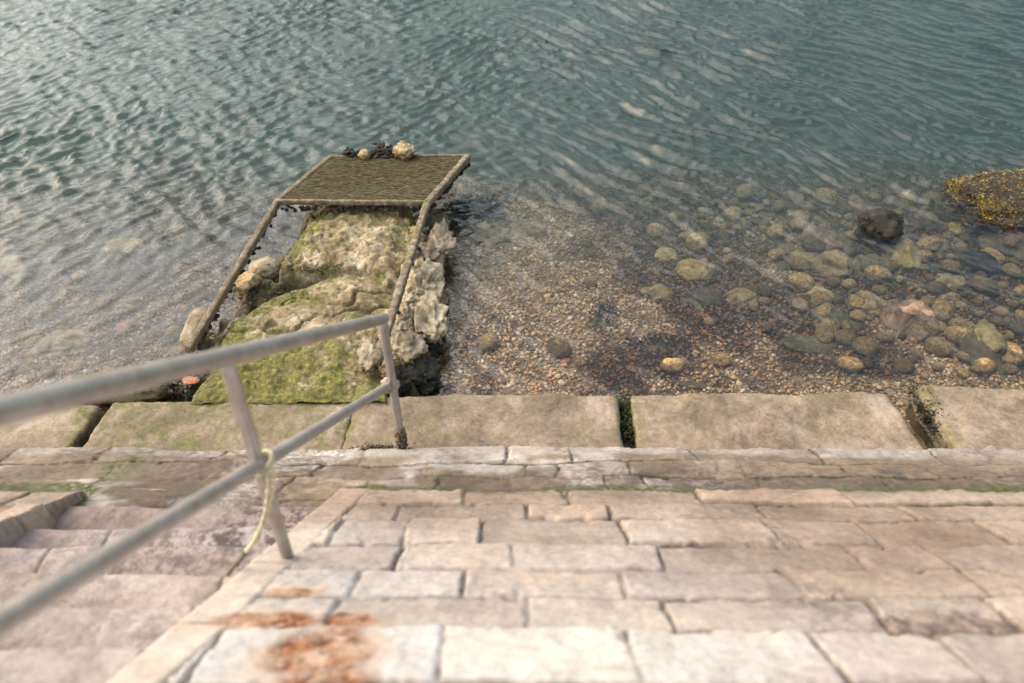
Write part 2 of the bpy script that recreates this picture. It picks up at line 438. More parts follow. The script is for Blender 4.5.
# ------------------------------------------------------------------ water: a rippled body of water
def ripples(x, y):
    rs = np.random.RandomState(11)
    wx = .22 * fbm(P3(x, y), .9, 2, 31); wy = .22 * fbm(P3(x, y), .9, 2, 37)
    xx, yy = x + wx, y + wy
    def train(n, az, spread, l0, l1, steep, seed):
        r = np.random.RandomState(seed); h = 0
        for k in range(n):
            a = R(az + r.normal() * spread); L = math.exp(r.uniform(math.log(l0), math.log(l1)))
            kx, ky = math.cos(a) * 2 * math.pi / L, math.sin(a) * 2 * math.pi / L
            h = h + steep * L / (2 * math.pi) / math.sqrt(n) * 1.4 * np.sin(kx * xx + ky * yy + r.uniform(0, 6.28))
        return h
    A = train(40, 44, 15, .07, .32, .34, 1)      # crests running away to the lower right
    B = train(28, 146, 22, .075, .24, .34, 2)     # small wind ripples on the left
    C = train(16, 85, 50, .06, .13, .12, 3)
    m = sstep(-1.2, 1.2, x + .5 * fbm(P3(x, y), .5, 2, 41))
    gust = .8 + .6 * fbm(P3(x, y), .45, 3, 43)
    h = (A * (.55 + .55 * m) + B * (1.05 - .75 * m)) * gust + C * .7
    h = h + 7.0 * h * h
    return h * (.34 + .66 * sstep(4.2, 6.6, y))
wx_ = axis(-7.4, 7.4, .0175, -400, 400, 1.3); wy_ = axis(3.3, 11.4, .0175, 3.05, 600, 1.3)
X, Y = np.meshgrid(wx_, wy_, indexing='ij')
fade = (1 - sstep(7.6, 9.5, np.abs(X))) * (1 - sstep(11.4, 13.5, Y))
Z = ripples(X, Y) * fade
nu, nv = X.shape
V = P3(X, Y, Z).reshape(-1, 3)
idx = np.arange(nu * nv).reshape(nu, nv)
ring = np.concatenate([idx[:, 0], idx[-1, 1:], idx[-2::-1, -1], idx[0, -2:0:-1]])
low = V[ring].copy(); low[:, 2] = -60; n0 = len(V); m_ = len(ring)
k = np.arange(m_); k2 = (k + 1) % m_
side = np.stack([ring[k], n0 + k, n0 + k2, ring[k2]], 1)
V = np.concatenate([V, low, [[0, 200, -60]]])
bot = np.stack([n0 + k, np.full(m_, len(V) - 1), n0 + k2], 1)
water = obj('water', mesh_from('water', V, [np.concatenate([grid_faces(nu, nv), side]), bot]), M['water'])
tag(water, kind='structure')

# ------------------------------------------------------------------ stone slope of the quay (height field over the slope)
rr = np.random.RandomState(3)
row_px = [490, 504, 519, 544, 569, 596, 629, 684]
rowF = [float(on_slope(512, y)[1]) for y in row_px]
while rowF[-1] > -.35: rowF.append(rowF[-1] - .2 - rr.uniform(-.03, .06))
row_px_mid = [497, 511, 531, 556, 582, 612, 656]
joints_px = [[330, 463, 568, 700, 845, 980], [327, 396, 527, 610, 760, 905], [335, 405, 481, 623, 770, 870, 990], [513, 660, 853, 940],
             [355, 465, 624, 795, 972], [332, 529, 669, 881, 1000], [442, 634, 828, 960]]
joints = []
for i in range(len(rowF) - 1):
    if i < len(joints_px): js = [float(on_slope(x, row_px_mid[i])[0]) for x in joints_px[i]]
    else: js = [rr.uniform(-.3, .1)]
    js.sort()
    while js[-1] < 7: js.append(js[-1] + rr.uniform(.35, .75))
    while js[0] > -7: js.insert(0, js[0] - rr.uniform(.3, .7))
    joints.append(np.array(js))
# the flight of stairs sunk into the slope: its two edges, as X at a given F
rA, rB = on_slope(318, 503), on_slope(98, 683)
lA, lB = on_slope(165, 455), on_slope(0, 525)
def stair_right(F): return rA[0] + (rB[0] - rA[0]) * (F - rA[1]) / (rB[1] - rA[1])
def stair_left(F): return stair_right(F) - 1.52 + .0 * F
_w = float(stair_right(lA[1]) - lA[0]); _w2 = float(stair_right(lB[1]) - lB[0])
print('stair widths', _w, _w2)
SW = (_w + _w2) / 2
def stair_left(F): return stair_right(F) - SW
def masonry(X, F, rowF, joints, seed, wob=.012):
    p = P3(X, F)
    Fw = F + wob * fbm(p, 3.0, 3, seed) + .004 * fbm(p, 22, 2, seed + 4)
    Xw = X + wob * 1.2 * fbm(p, 3.4, 3, seed + 1) + .006 * fbm(p, 20, 2, seed + 5)
    rF = np.array(rowF)[::-1]                       # ascending
    ri = np.clip(np.searchsorted(rF, Fw) - 1, 0, len(rF) - 2)
    dF = np.minimum(Fw - rF[ri], rF[ri + 1] - Fw)
    row = len(rF) - 2 - ri
    dX = np.zeros_like(F); sid = np.zeros_like(F); cx = np.zeros_like(F)
    for r in range(len(joints)):
        mk = row == r
        if not mk.any(): continue
        js = joints[r]; k = np.clip(np.searchsorted(js, Xw[mk]) - 1, 0, len(js) - 2)
        dX[mk] = np.minimum(Xw[mk] - js[k], js[k + 1] - Xw[mk]); sid[mk] = r * 100 + k; cx[mk] = (js[k] + js[k + 1]) / 2
    d = np.minimum(np.maximum(dF, 0), np.maximum(dX, 0))
    h1 = _hash(sid, sid * 0, sid * 0, seed + 70); h2 = _hash(sid, sid * 0, sid * 0, seed + 71); h3 = _hash(sid, sid * 0, sid * 0, seed + 72)
    cF = (rF[ri] + rF[ri + 1]) / 2
    openj = .30 + .70 * sstep(-.10, .40, fbm(p, 2.6, 3, seed + 8))       # some joints are open, some packed
    w = .006 + .010 * (fbm(p, 7, 2, seed + 9) * .5 + .5)
    edge = 1 - sstep(0, 1, d / w)
    h = -.028 * edge * openj + (h1 - .5) * .020 + (h2 - .5) * .035 * (X - cx) + (h3 - .5) * .08 * (F - cF)
    chip = sstep(.3, .6, fbm(p, 13, 4, seed + 12)) * sstep(.04, .0, d)
    h = h - .026 * chip
    h = h + .009 * fbm(p, 5, 3, seed + 13) + .008 * fbm(p, 20, 5, seed + 14, .65)
    j = (1 - sstep(.25, 1, d / (w * 1.0))) * (.4 + .6 * sstep(.35, .9, openj))
    return h, j, h1, d
NRM = np.array((0, math.sin(math.atan(KS)), math.cos(math.atan(KS))))
def slope_mesh():
    gx = axis(-3.3, 3.3, .0085, -7, 7, 1.12); gf = np.concatenate([np.arange(-.35, .85, .02), np.arange(.85, 2.345, .0075)])
    X, F = np.meshgrid(gx, gf, indexing='ij')
    h, j, tone, d = masonry(X, F, rowF, joints, 100)
    # edging stones beside the stairs run with the flight
    e = X - stair_right(F)
    ej = np.array([rowF[i] for i in range(0, len(rowF), 2)]) + .04
    near = (e > -.02) & (e < .17)
    dF2 = np.min(np.abs(F[..., None] + .01 * fbm(P3(X, F), 6, 2, 3)[..., None] - ej[None, None]), -1)
    dE = np.minimum(np.abs(e - .17 - .012 * fbm(P3(X, F), 5, 2, 8)), dF2)
    he = -.022 * (1 - sstep(0, .014, dE)) * (.3 + .7 * sstep(-.2, .3, fbm(P3(X, F), 4, 2, 9))) + .008 * fbm(P3(X, F), 8, 4, 5) + .003
    h = np.where(near, he, h); j = np.where(near, (1 - sstep(0, .012, dE)) * .6, j)
    tone = np.where(near, .55, tone)
    h = h - .02 * (1 - sstep(0, .03, np.abs(e))) 
    zoff = h
    inside = (F < 2.36) * sstep(0.012, -.012, e + .012 * fbm(P3(X, F), 9, 3, 2)) * sstep(-.012, .012, X - stair_left(F) + .03 * fbm(P3(X, F), 5, 3, 4))
    Pp = P3(X, F, plane_z(F)) + zoff[..., None] * NRM
    Pp[..., 2] -= inside * .42
    # broken lower edge: the last row ends in a small drop to the ledge
    p = P3(X, F)
    rust = np.zeros_like(X); wash = np.zeros_like(X)
    for (px, py, rx, ry) in ((320, 655, .14, .10), (350, 618, .075, .035), (265, 620, .15, .045), (310, 695, .15, .10), (295, 592, .08, .022)):
        c = on_slope(px, py)
        q = ((X - c[0]) / rx) ** 2 + ((F - c[1]) / (ry)) ** 2
        rust = np.maximum(rust, sstep(1.9, .5, q + .7 * fbm(p, 9, 3, 71)))
        wash = np.maximum(wash, sstep(5, .5, q))
    wash = np.maximum(wash, sstep(.20, .02, np.abs(e - .05)) * sstep(1.9, 1.2, F) * .5)
    wash = np.maximum(wash, .55 * sstep(.2, .5, fbm(p, 1.8, 3, 91)) * sstep(2.0, 1.4, F) * sstep(1.2, .1, X))
    moss = sstep(2.25, 2.33, F) * sstep(-.1, .3, fbm(p, 2.4, 3, 55) + .25 * sstep(.2, 2, X)) + j * sstep(1.95, 2.2, F) * .6
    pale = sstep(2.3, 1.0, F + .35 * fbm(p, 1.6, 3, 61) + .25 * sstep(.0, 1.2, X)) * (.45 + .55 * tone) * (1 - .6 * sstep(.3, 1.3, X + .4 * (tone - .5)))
    bc = on_slope(945, 622); bq = ((X - bc[0]) / .20) ** 2 + ((F - bc[1]) / .06) ** 2; brk = sstep(1.6, .4, bq + .8 * fbm(p, 7, 3, 95))
    pale = pale * (1 - .85 * brk); Pp[..., 2] += brk * (-.012 + .014 * fbm(p, 26, 4, 96))
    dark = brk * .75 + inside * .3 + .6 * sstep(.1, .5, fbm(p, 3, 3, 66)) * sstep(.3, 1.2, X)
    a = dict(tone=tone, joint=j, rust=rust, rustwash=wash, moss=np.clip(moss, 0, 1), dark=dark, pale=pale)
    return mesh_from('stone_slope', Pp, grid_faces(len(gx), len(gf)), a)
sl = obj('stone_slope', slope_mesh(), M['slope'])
tag(sl, 'sloping pale limestone block paving of the quay with a rust stain, right of the stairs', 'stone slope')

# flat top of the quay behind the viewer
def flat_top():
    gx = np.arange(-7, 7.01, .1); gf = np.arange(-4, -.33, .1)
    X, F = np.meshgrid(gx, gf, indexing='ij')
    z = plane_z(-.35) - .01 + .012 * fbm(P3(X, F), 3, 3, 8) - .5 * 0
    one = np.zeros_like(X)
    return mesh_from('pavement', P3(X, F, z), grid_faces(len(gx), len(gf)), dict(tone=one + .5, joint=one, rust=one, rustwash=one, moss=one, dark=one, pale=one + .5))
tag(obj('pavement', flat_top(), M['slope']), kind='structure')

# ------------------------------------------------------------------ rough footing ledge below the slope
def ledge_mesh():
    gx = axis(-3.4, 3.6, .009, -7, 7, 1.12); gf = np.arange(2.252, 3.06, .008)
    X, F = np.meshgrid(gx, gf, indexing='ij')
    rows = [3.2, 2.80, 2.60, 2.33, 2.0]
    r2 = np.random.RandomState(8); js = []
    J0 = [[504, 577, 700, 830, 352, 205, 90], [420, 530, 560, 640, 757, 870, 960, 300], [353, 432, 511, 619, 664, 790, 930, 260], [100, 900]]
    Fm = [2.93, 2.70, 2.46, 2.1]
    for k in range(4):
        j = sorted([(x - 512) / 560. * (Fm[k] + .02) for x in J0[k]])
        while j[-1] < 7: j.append(j[-1] + r2.uniform(.3, .7))
        while j[0] > -7: j.insert(0, j[0] - r2.uniform(.3, .7))
        js.append(np.array(j))
    h, j, tone, d = masonry(X, F, rows, js, 300, .04)
    p = P3(X, F)
    z = np.interp(F, [2.25, 2.30, 2.36, 2.60, 2.80, 3.02], [plane_z(2.30) - .062, plane_z(2.30) - .06, plane_z(2.36) - .06, plane_z(2.6) - .045, plane_z(2.8) - .025, .185])
    row0 = sstep(2.78, 2.82, F)
    z = z + h * .6 + .016 * fbm(p, 3.5, 4, 301) + .006 * fbm(p * np.array((1, 2.5, 1)), 18, 4, 302)
    # stepped, broken laminations
    lam = fbm(p * np.array((.7, 2.6, 1)), 2.6, 4, 306); z = z + .045 * (np.floor(lam * 6) / 6 + sstep(.6, 1, lam * 6 - np.floor(lam * 6)) / 6) * .8
    hole = on_slope(345, 493); q = ((X - hole[0] - .02) / .085) ** 2 + ((F - 2.36) / .09) ** 2
    z = z - .12 * sstep(1.6, .3, q + .5 * fbm(p, 9, 3, 307))
    front = 3.022 + .018 * fbm(P3(X, F * 0), 2.2, 3, 308) + .035 * fbm(P3(X, F * 0), 7, 4, 309) - .02 * sstep(-.6, -1.2, X)
    over = sstep(front - .004, front + .01, F)
    z = z * (1 - over) + over * .0
    moss = np.clip(sstep(2.52, 2.42, F) * sstep(-.3, .2, fbm(p, 2, 3, 310) + .3 * sstep(.3, 2, X)) + .85 * sstep(.05, .5, fbm(p, 3, 3, 311)) * sstep(-1.2, -2.2, X) + .6 * j + .35 * sstep(.15, .5, fbm(p, 3, 4, 312)) * sstep(2.75, 2.5, F), 0, 1)
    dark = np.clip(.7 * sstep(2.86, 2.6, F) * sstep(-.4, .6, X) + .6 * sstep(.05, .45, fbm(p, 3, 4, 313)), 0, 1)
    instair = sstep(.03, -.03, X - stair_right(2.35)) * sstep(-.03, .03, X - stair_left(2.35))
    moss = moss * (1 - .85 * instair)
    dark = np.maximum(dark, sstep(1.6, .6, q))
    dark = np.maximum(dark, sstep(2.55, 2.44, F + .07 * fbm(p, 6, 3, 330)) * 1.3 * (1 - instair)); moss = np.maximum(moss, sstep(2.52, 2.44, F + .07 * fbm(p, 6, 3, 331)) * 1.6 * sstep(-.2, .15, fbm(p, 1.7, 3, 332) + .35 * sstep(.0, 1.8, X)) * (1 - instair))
    # purple-black stain where the stairs run out
    dark = np.maximum(dark, sstep(.0, -.25, X + .75) * sstep(-2.1, -1.6, X) * .7)
    pale = np.clip(row0 * .30 * (.3 + tone) * sstep(2.86, 2.93, F + .05 * fbm(p, 5, 3, 322)) + .5 * sstep(.1, .5, fbm(p, 4, 3, 314)) * sstep(1.6, .2, X), 0, 1)
    zz = np.zeros_like(X)
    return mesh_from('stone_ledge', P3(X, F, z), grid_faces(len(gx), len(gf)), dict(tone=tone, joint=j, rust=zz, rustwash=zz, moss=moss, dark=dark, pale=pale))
tag(obj('stone_ledge', ledge_mesh(), M['ledge']), 'rough brown footing ledge with broken front edge and mossy inner corner, above the kerb blocks', 'ledge')

# ------------------------------------------------------------------ stairs
noseF = [float(on_slope(200, y, .055)[1]) for y in (487, 504, 523, 544, 571, 604, 643, 684)]
while noseF[-1] > -.2: noseF.append(noseF[-1] - .21)
st = empty('stone_stairs', (float(stair_right(2.3) - SW / 2), 2.3, plane_z(2.3) - .3), 'flight of worn pinkish stone steps with purple stains, going down left of the handrail posts', 'stairs')
st_loc = np.array(st.location)
for i, nf in enumerate(noseF):
    zt = HC - DS - .055 - KS * nf
    back = noseF[i + 1] - .03 if i + 1 < len(noseF) else nf - .25
    x0, x1 = float(stair_left(nf)) - .05, float(stair_right(nf)) + .035
    n = 170 if nf > .8 else 60
    xs = np.linspace(x0, x1, n)
    r = .022
    prof = [(f, 0) for f in np.linspace(back, nf - r, 20)] + [(nf - r + r * math.sin(a), -r + r * math.cos(a)) for a in np.linspace(.3, math.pi / 2, 6)] + [(nf + .002, -r - t) for t in np.linspace(.01, .20, 9)]
    prof = np.array(prof)
    Xs, Pf = np.meshgrid(xs, prof[:, 0], indexing='ij'); _, Pz = np.meshgrid(xs, prof[:, 1], indexing='ij')
    p = P3(Xs, Pf, Pz + i * 1.3)
    wear = .026 * fbm(P3(Xs, Xs * 0, i * 2.), 1.7, 3, 40) + .006 * fbm(p, 14, 4, 41)
    isn = sstep(nf - .07, nf, Pf)
    F2 = Pf + isn * (.014 * fbm(P3(Xs, Xs * 0, i * 5.), 4.0, 4, 42) )
    Z2 = zt + Pz + wear - .022 * isn * (fbm(P3(Xs, Xs * 0, i * 7.), 5, 3, 43) * .5 + .5)
    # block joints across the step
    rs = np.random.RandomState(500 + i); jx = x0 + np.array([rs.uniform(.3, 1.3)])
    dj = np.min(np.abs(Xs[..., None] + .01 * fbm(p, 9, 2, 3)[..., None] - jx), -1)
    jn = 1 - sstep(0, .009, dj); Z2 = Z2 - .014 * jn
    dark = np.clip(sstep(1.1, 2.1, nf + .2 * fbm(p, 2.5, 3, 44)) * sstep(-.35, .35, fbm(P3(Xs, Pf, 0), 2.8, 3, 45) + .25 * sstep(1.5, 2.2, nf)), 0, 1) * sstep(x1 - 1.35, x1 - .8, Xs)
    dark = np.maximum(dark, .55 * sstep(.1, .5, fbm(P3(Xs, Pf, 3.), 2.2, 4, 145)) * sstep(.7, 1.6, nf))
    pale = np.clip(.6 - .4 * sstep(1.2, 2.2, nf) + .5 * fbm(p, 3, 3, 46), 0, 1) * .5
    wash = sstep(.3, 0., x1 - Xs) * sstep(1.9, 1.3, nf) * .6
    zz = np.zeros_like(Xs)
    moss = sstep(.25, .0, Pf - back) * 0 + .5 * sstep(.1, .5, fbm(p, 4, 3, 48)) * sstep(1.9, 2.3, nf)
    Pt = P3(Xs, F2, Z2) - st_loc
    obj('step', mesh_from('step', Pt, grid_faces(*Xs.shape), dict(tone=zz + rs.uniform(.2, .8), joint=jn * .7, rust=zz, rustwash=wash, moss=moss, dark=dark, pale=pale)), M['steps'], st)

# ------------------------------------------------------------------ big kerb blocks at the water's edge
def kerb_block(px0, px1, far_px, z, label, seed, mossy, skew=(0, 0)):
    yb = 425
    a, b = at(px0, yb, z)[0], at(px1, yb, z)[0]
    far = at(512, far_px, z)[1]; near = 2.93
    c = np.array(((a + b) / 2, (far + near) / 2, z - .26))
    size = (b - a, far - near, .52)
    def disp(V, d):
        w = V + c
        t = (V[:, 1] + size[1] / 2) / size[1]
        V = V.copy()
        endR = sstep(size[0] / 2 - .25, size[0] / 2, V[:, 0]); endL = sstep(-size[0] / 2 + .25, -size[0] / 2, V[:, 0])
        V[:, 0] += (skew[0] * endL + skew[1] * endR) * t
        V[:, 0] += (endR + endL) * .022 * fbm(w, 5, 4, seed + 8)
        n = .030 * fbm(w, 1.6, 3, seed) + .012 * fbm(w, 7, 4, seed + 1) + .005 * fbm(w, 30, 3, seed + 2)
        edge = sstep(.05, .0, size[1] / 2 - V[:, 1]) * sstep(-.02, -.0, V[:, 2] - size[2] / 2 + .03)
        n = n - edge * .02 * (1 + fbm(w, 8, 3, seed + 5))
        return V + d * n[:, None]
    V, F = round_box(size, .016, .028, disp)
    w = V + c
    moss = np.clip(mossy + .5 * sstep(far - .12, far, w[:, 1]) + .8 * sstep(.08, .0, np.minimum(w[:, 0] - a, b - w[:, 0])) + .4 * fbm(w, 2, 3, 77), 0, 1)
    o = obj('kerb_block', mesh_from('kerb_block', V, F, {'moss': moss}), M['kerb'], None, c)
    tag(o, label, 'stone block', 'big stone blocks along the water edge')
kerb_block(-260, 78, 402, .128, 'big brown stone block at the left edge, left of the diagonal black crack', 21, .25, (0, .07))
kerb_block(88, 349, 397, .132, 'mossy green-brown stone block in front of the rock jetty, behind the first handrail post', 22, .75, (.07, 0))
kerb_block(345, 622, 392, .135, 'long smooth tan stone block with the end post of the handrail at its left end', 23, .22)
kerb_block(634, 914, 390, .138, 'longest tan stone block between the two weedy gaps on the right', 24, .12, (0, -.06))
kerb_block(946, 1290, 383, .15, 'brown stone block at the right edge, beyond the second weedy gap', 25, .12, (-.03, 0))
kerb_block(1302, 1600, 388, .13, 'brown stone block farthest right, beyond the right edge block', 26, .2)
kerb_block(-560, -272, 399, .13, 'brown stone block farthest left, beyond the left edge block', 27, .2)

# ------------------------------------------------------------------ rock jetty
def poly_sd(X, Y, poly):
    "signed distance, positive inside"
    P = np.asarray(poly); n = len(P); d = np.full(X.shape, 1e9); ins = np.zeros(X.shape, bool)
    for i in range(n):
        a, b = P[i], P[(i + 1) % n]; e = b - a
        t = np.clip(((X - a[0]) * e[0] + (Y - a[1]) * e[1]) / (e @ e), 0, 1)
        d = np.minimum(d, np.hypot(X - a[0] - t * e[0], Y - a[1] - t * e[1]))
        c = ((a[1] > Y) != (b[1] > Y)) & (X < (b[0] - a[0]) * (Y - a[1]) / (b[1] - a[1] + 1e-12) + a[0]); ins ^= c
    return np.where(ins, d, -d)
def jetty_mesh():
    gx = np.arange(-2.6, .05, .0095); gy = np.arange(3.42, 6.55, .0095)
    X, Y = np.meshgrid(gx, gy, indexing='ij'); p = P3(X, Y)
    pl = lambda pts, z: [at(x, y, z)[:2] for x, y in pts]
    base = pl([(170, 397), (190, 352), (215, 318), (255, 275), (285, 238), (298, 200), (312, 192), (405, 196), (428, 235), (430, 300), (420, 350), (426, 397)], .05)
    s1 = pl([(178, 400), (205, 352), (232, 318), (262, 297), (305, 279), (350, 266), (392, 272), (402, 300), (388, 330), (384, 360), (392, 402)], .2)
    s2 = pl([(280, 262), (292, 240), (300, 218), (330, 196), (385, 196), (412, 216), (414, 250), (398, 272), (350, 264)], .27)
    wob = .05 * fbm(p, 2.2, 4, 201) + .02 * fbm(p, 9, 4, 202)
    db, d1, d2 = [poly_sd(X, Y, q) + wob for q in (base, s1, s2)]
    lump = fbm(p, 3.2, 4, 203); fine = fbm(p, 13, 5, 204, .6); rdg = 1 - np.abs(fbm(p, 5, 4, 205)) * 2.4
    zb = -.45 + (.50 + .10 * sstep(-1.15, -.85, X)) * sstep(-.16, .14, db) + .05 * lump + .05 * rdg * sstep(-.05, .1, db) + .03 * fine
    z1 = -.5 + .66 * sstep(-.10, .035, d1) + .06 * sstep(0, .3, d1) + .035 * lump + .014 * fine + .02 * np.minimum(rdg, .6)
    z1 = z1 + .03 * sstep(4.3, 3.5, Y) * -1
    z2 = -.5 + .72 * sstep(-.12, .03, d2) + .05 * sstep(0, .25, d2) + .055 * lump + .03 * fine + .035 * np.minimum(rdg, .7)
    # small blocks in the gap on the left flank
    Z = np.maximum(np.maximum(zb, z1), z2)
    # cracks
    cr = np.abs(fbm(p, 2.1, 3, 206) + .03 * fine); Z = Z - .05 * sstep(.035, 0, cr) * sstep(0, .1, db)
    Z = Z - .012 * sstep(.2, .6, fbm(p, 26, 3, 207)) 
    which = np.where(z1 >= np.maximum(zb, z2), 1, 0)
    moss = np.clip(.22 * which + .30 * sstep(4.15, 3.7, Y) + .45 * sstep(.06, 0, np.abs(d1)) * sstep(4.6, 5.2, Y) + .35 * sstep(.3, 0, d1) * which, 0, 1.2)
    moss = moss + .28 * sstep(4.7, 4.95, Y)
    moss = moss + .55 * sstep(.15, -.05, d2) * sstep(4.9, 5.2, Y) + sstep(.0, .35, fbm(p, 1.9, 3, 210)) * .3
    lowm = np.clip(sstep(.17, .05, Z + .05 * fbm(p, 8, 3, 208)), 0, 1)
    keep = grid_faces(len(gx), len(gy))
    zf = Z.ravel()[keep].max(1); keep = keep[zf > -.42]
    used, inv = np.unique(keep, return_inverse=True)
    V = P3(X, Y, Z).reshape(-1, 3)[used]
    return mesh_from('rock_jetty', V, inv.reshape(keep.shape), {'moss': moss.ravel()[used], 'low': lowm.ravel()[used]})
tag(obj('rock_jetty', jetty_mesh(), M['jetty']), 'mossy tan rock jetty running from the kerb blocks out under the metal frame', 'rock jetty')

# ------------------------------------------------------------------ boulders and named rocks
def rock(px, py, w, h, z, mat, name, label, seed, group=None, tall=.7, cuts=10, rough=.08, yaw=None, cat='rock', level=4):
    "w, h: size in the picture; z: height of the rock's middle"
    c = at(px, py, z); rng = math.dist(c, (0, 0, HC)); k = rng / FPX
    dep = math.asin((HC - z) / rng)
    W = w * k; Dp = max(h * k / math.sin(dep) * .92, W * .35); Hh = min(W, Dp) * tall
    V, F = rock_geo(seed, (W * 1.12, Dp * 1.1, Hh * 1.15), level, cuts, rough)
    if yaw:
        a = R(yaw); V = V @ np.array([[math.cos(a), math.sin(a), 0], [-math.sin(a), math.cos(a), 0], [0, 0, 1]])
    o = obj(name, mesh_from(name, V, F), M[mat], None, c)
    return tag(o, label, cat, group)
G1 = 'boulders along the right flank of the jetty'
B = [ # px, py, w, h, z, material, tall, label
    (438, 247, 26, 42, .12, 'paleboulder', .9, 'pale angular boulder at the jetty flank nearest the metal platform'),
    (421, 262, 30, 30, .12, 'paleboulder', .9, 'small pale boulder tucked behind the right metal rail'),
    (422, 288, 40, 42, .12, 'paleboulder', .9, 'pale cracked boulder halfway along the right flank of the jetty'),
    (426, 324, 40, 50, .10, 'paleboulder', .9, 'large pale boulder overhanging dark water right of the jetty'),
    (404, 320, 30, 38, .16, 'paleboulder', .8, 'pale boulder touching the right metal rail above the handrail end'),
    (402, 350, 38, 34, .15, 'paleboulder', .8, 'brownish boulder directly right of the end post top'),
    (372, 357, 24, 34, .20, 'paleboulder', .6, 'pale pointed stone left of the end post below the handrail'),
    (418, 372, 36, 34, .04, 'blackrock', .9, 'dark weedy boulder in the corner of jetty and kerb, right of the post'),
    (398, 384, 30, 24, .08, 'blackrock', .9, 'black mussel-covered stone just behind the lower rail end'),
    (412, 238, 20, 20, .18, 'tanrock', .8, 'small brown stone between the rail and the topmost pale boulder'),
    (440, 226, 18, 16, .06, 'greenrock', .8, 'small dark stone above the topmost pale boulder, under the platform corner'),
    (433, 276, 20, 20, .06, 'tanrock', .9, 'small tan stone wedged below the topmost pale boulder'),
    (409, 303, 18, 16, .16, 'paleboulder', .8, 'small pale stone wedged between the cracked and the rail boulders'),
    (438, 300, 18, 18, .03, 'tanrock', .8, 'small jagged tan stone on the outer edge right of the cracked boulder'),
    (412, 343, 20, 18, .12, 'tanrock', .8, 'small brown stone wedged under the large pale boulder'),
    (430, 350, 22, 18, .03, 'blackrock', .8, 'dark jagged stone under the overhang of the large pale boulder'),
    (388, 366, 20, 18, .16, 'tanrock', .8, 'brown stone directly behind the handrail end post'),
    (428, 385, 24, 18, .0, 'blackrock', .8, 'black stone in the corner against the kerb, rightmost of the dark ones'),
    (436, 300, 24, 34, -.05, 'greenrock', .9, 'yellowish wet stone at the foot of the right jetty boulders'),
    (440, 270, 20, 26, -.05, 'greenrock', .9, 'small olive wet stone below the topmost pale boulder'),
    (435, 350, 22, 34, -.06, 'greenrock', .9, 'brown wet stone at the water line beside the large pale boulder'),
]
for i, (a, b, w, h, z, mt, tl, lb) in enumerate(B): rock(a, b, w * 1.05, h * 1.02, z, mt, 'boulder', lb, 40 + i, G1, tl, 18, .26, cat='boulder', level=5)
G2 = 'stones on the left flank of the jetty'
B = [
    (197, 328, 26, 30, .10, 'paleboulder', .8, 'pale stone at the water by the foot of the left metal rail'),
    (120, 386, 88, 26, .06, 'greenrock', .6, 'flat mossy green stone lying behind the left kerb blocks'),
    (191, 380, 15, 7, .13, 'redrock', .5, 'small orange-red brick piece in the dark gap left of the jetty'),
    (265, 268, 26, 18, .10, 'paleboulder', .7, 'small tan stone in the green gap on the left jetty flank'),
    (248, 283, 26, 16, .08, 'tanrock', .7, 'lower brown stone on the left jetty flank near the rail'),
    (300, 263, 22, 14, .15, 'tanrock', .6, 'small brown stone between the two jetty slabs at their left end'),
    (376, 252, 26, 16, .24, 'paleboulder', .5, 'grey-tan stone lodged between the two jetty slabs at their right end'),
]
for i, (a, b, w, h, z, mt, tl, lb) in enumerate(B): rock(a, b, w, h, z, mt, 'stone', lb, 70 + i, G2, tl, 9, .08, cat='stone')

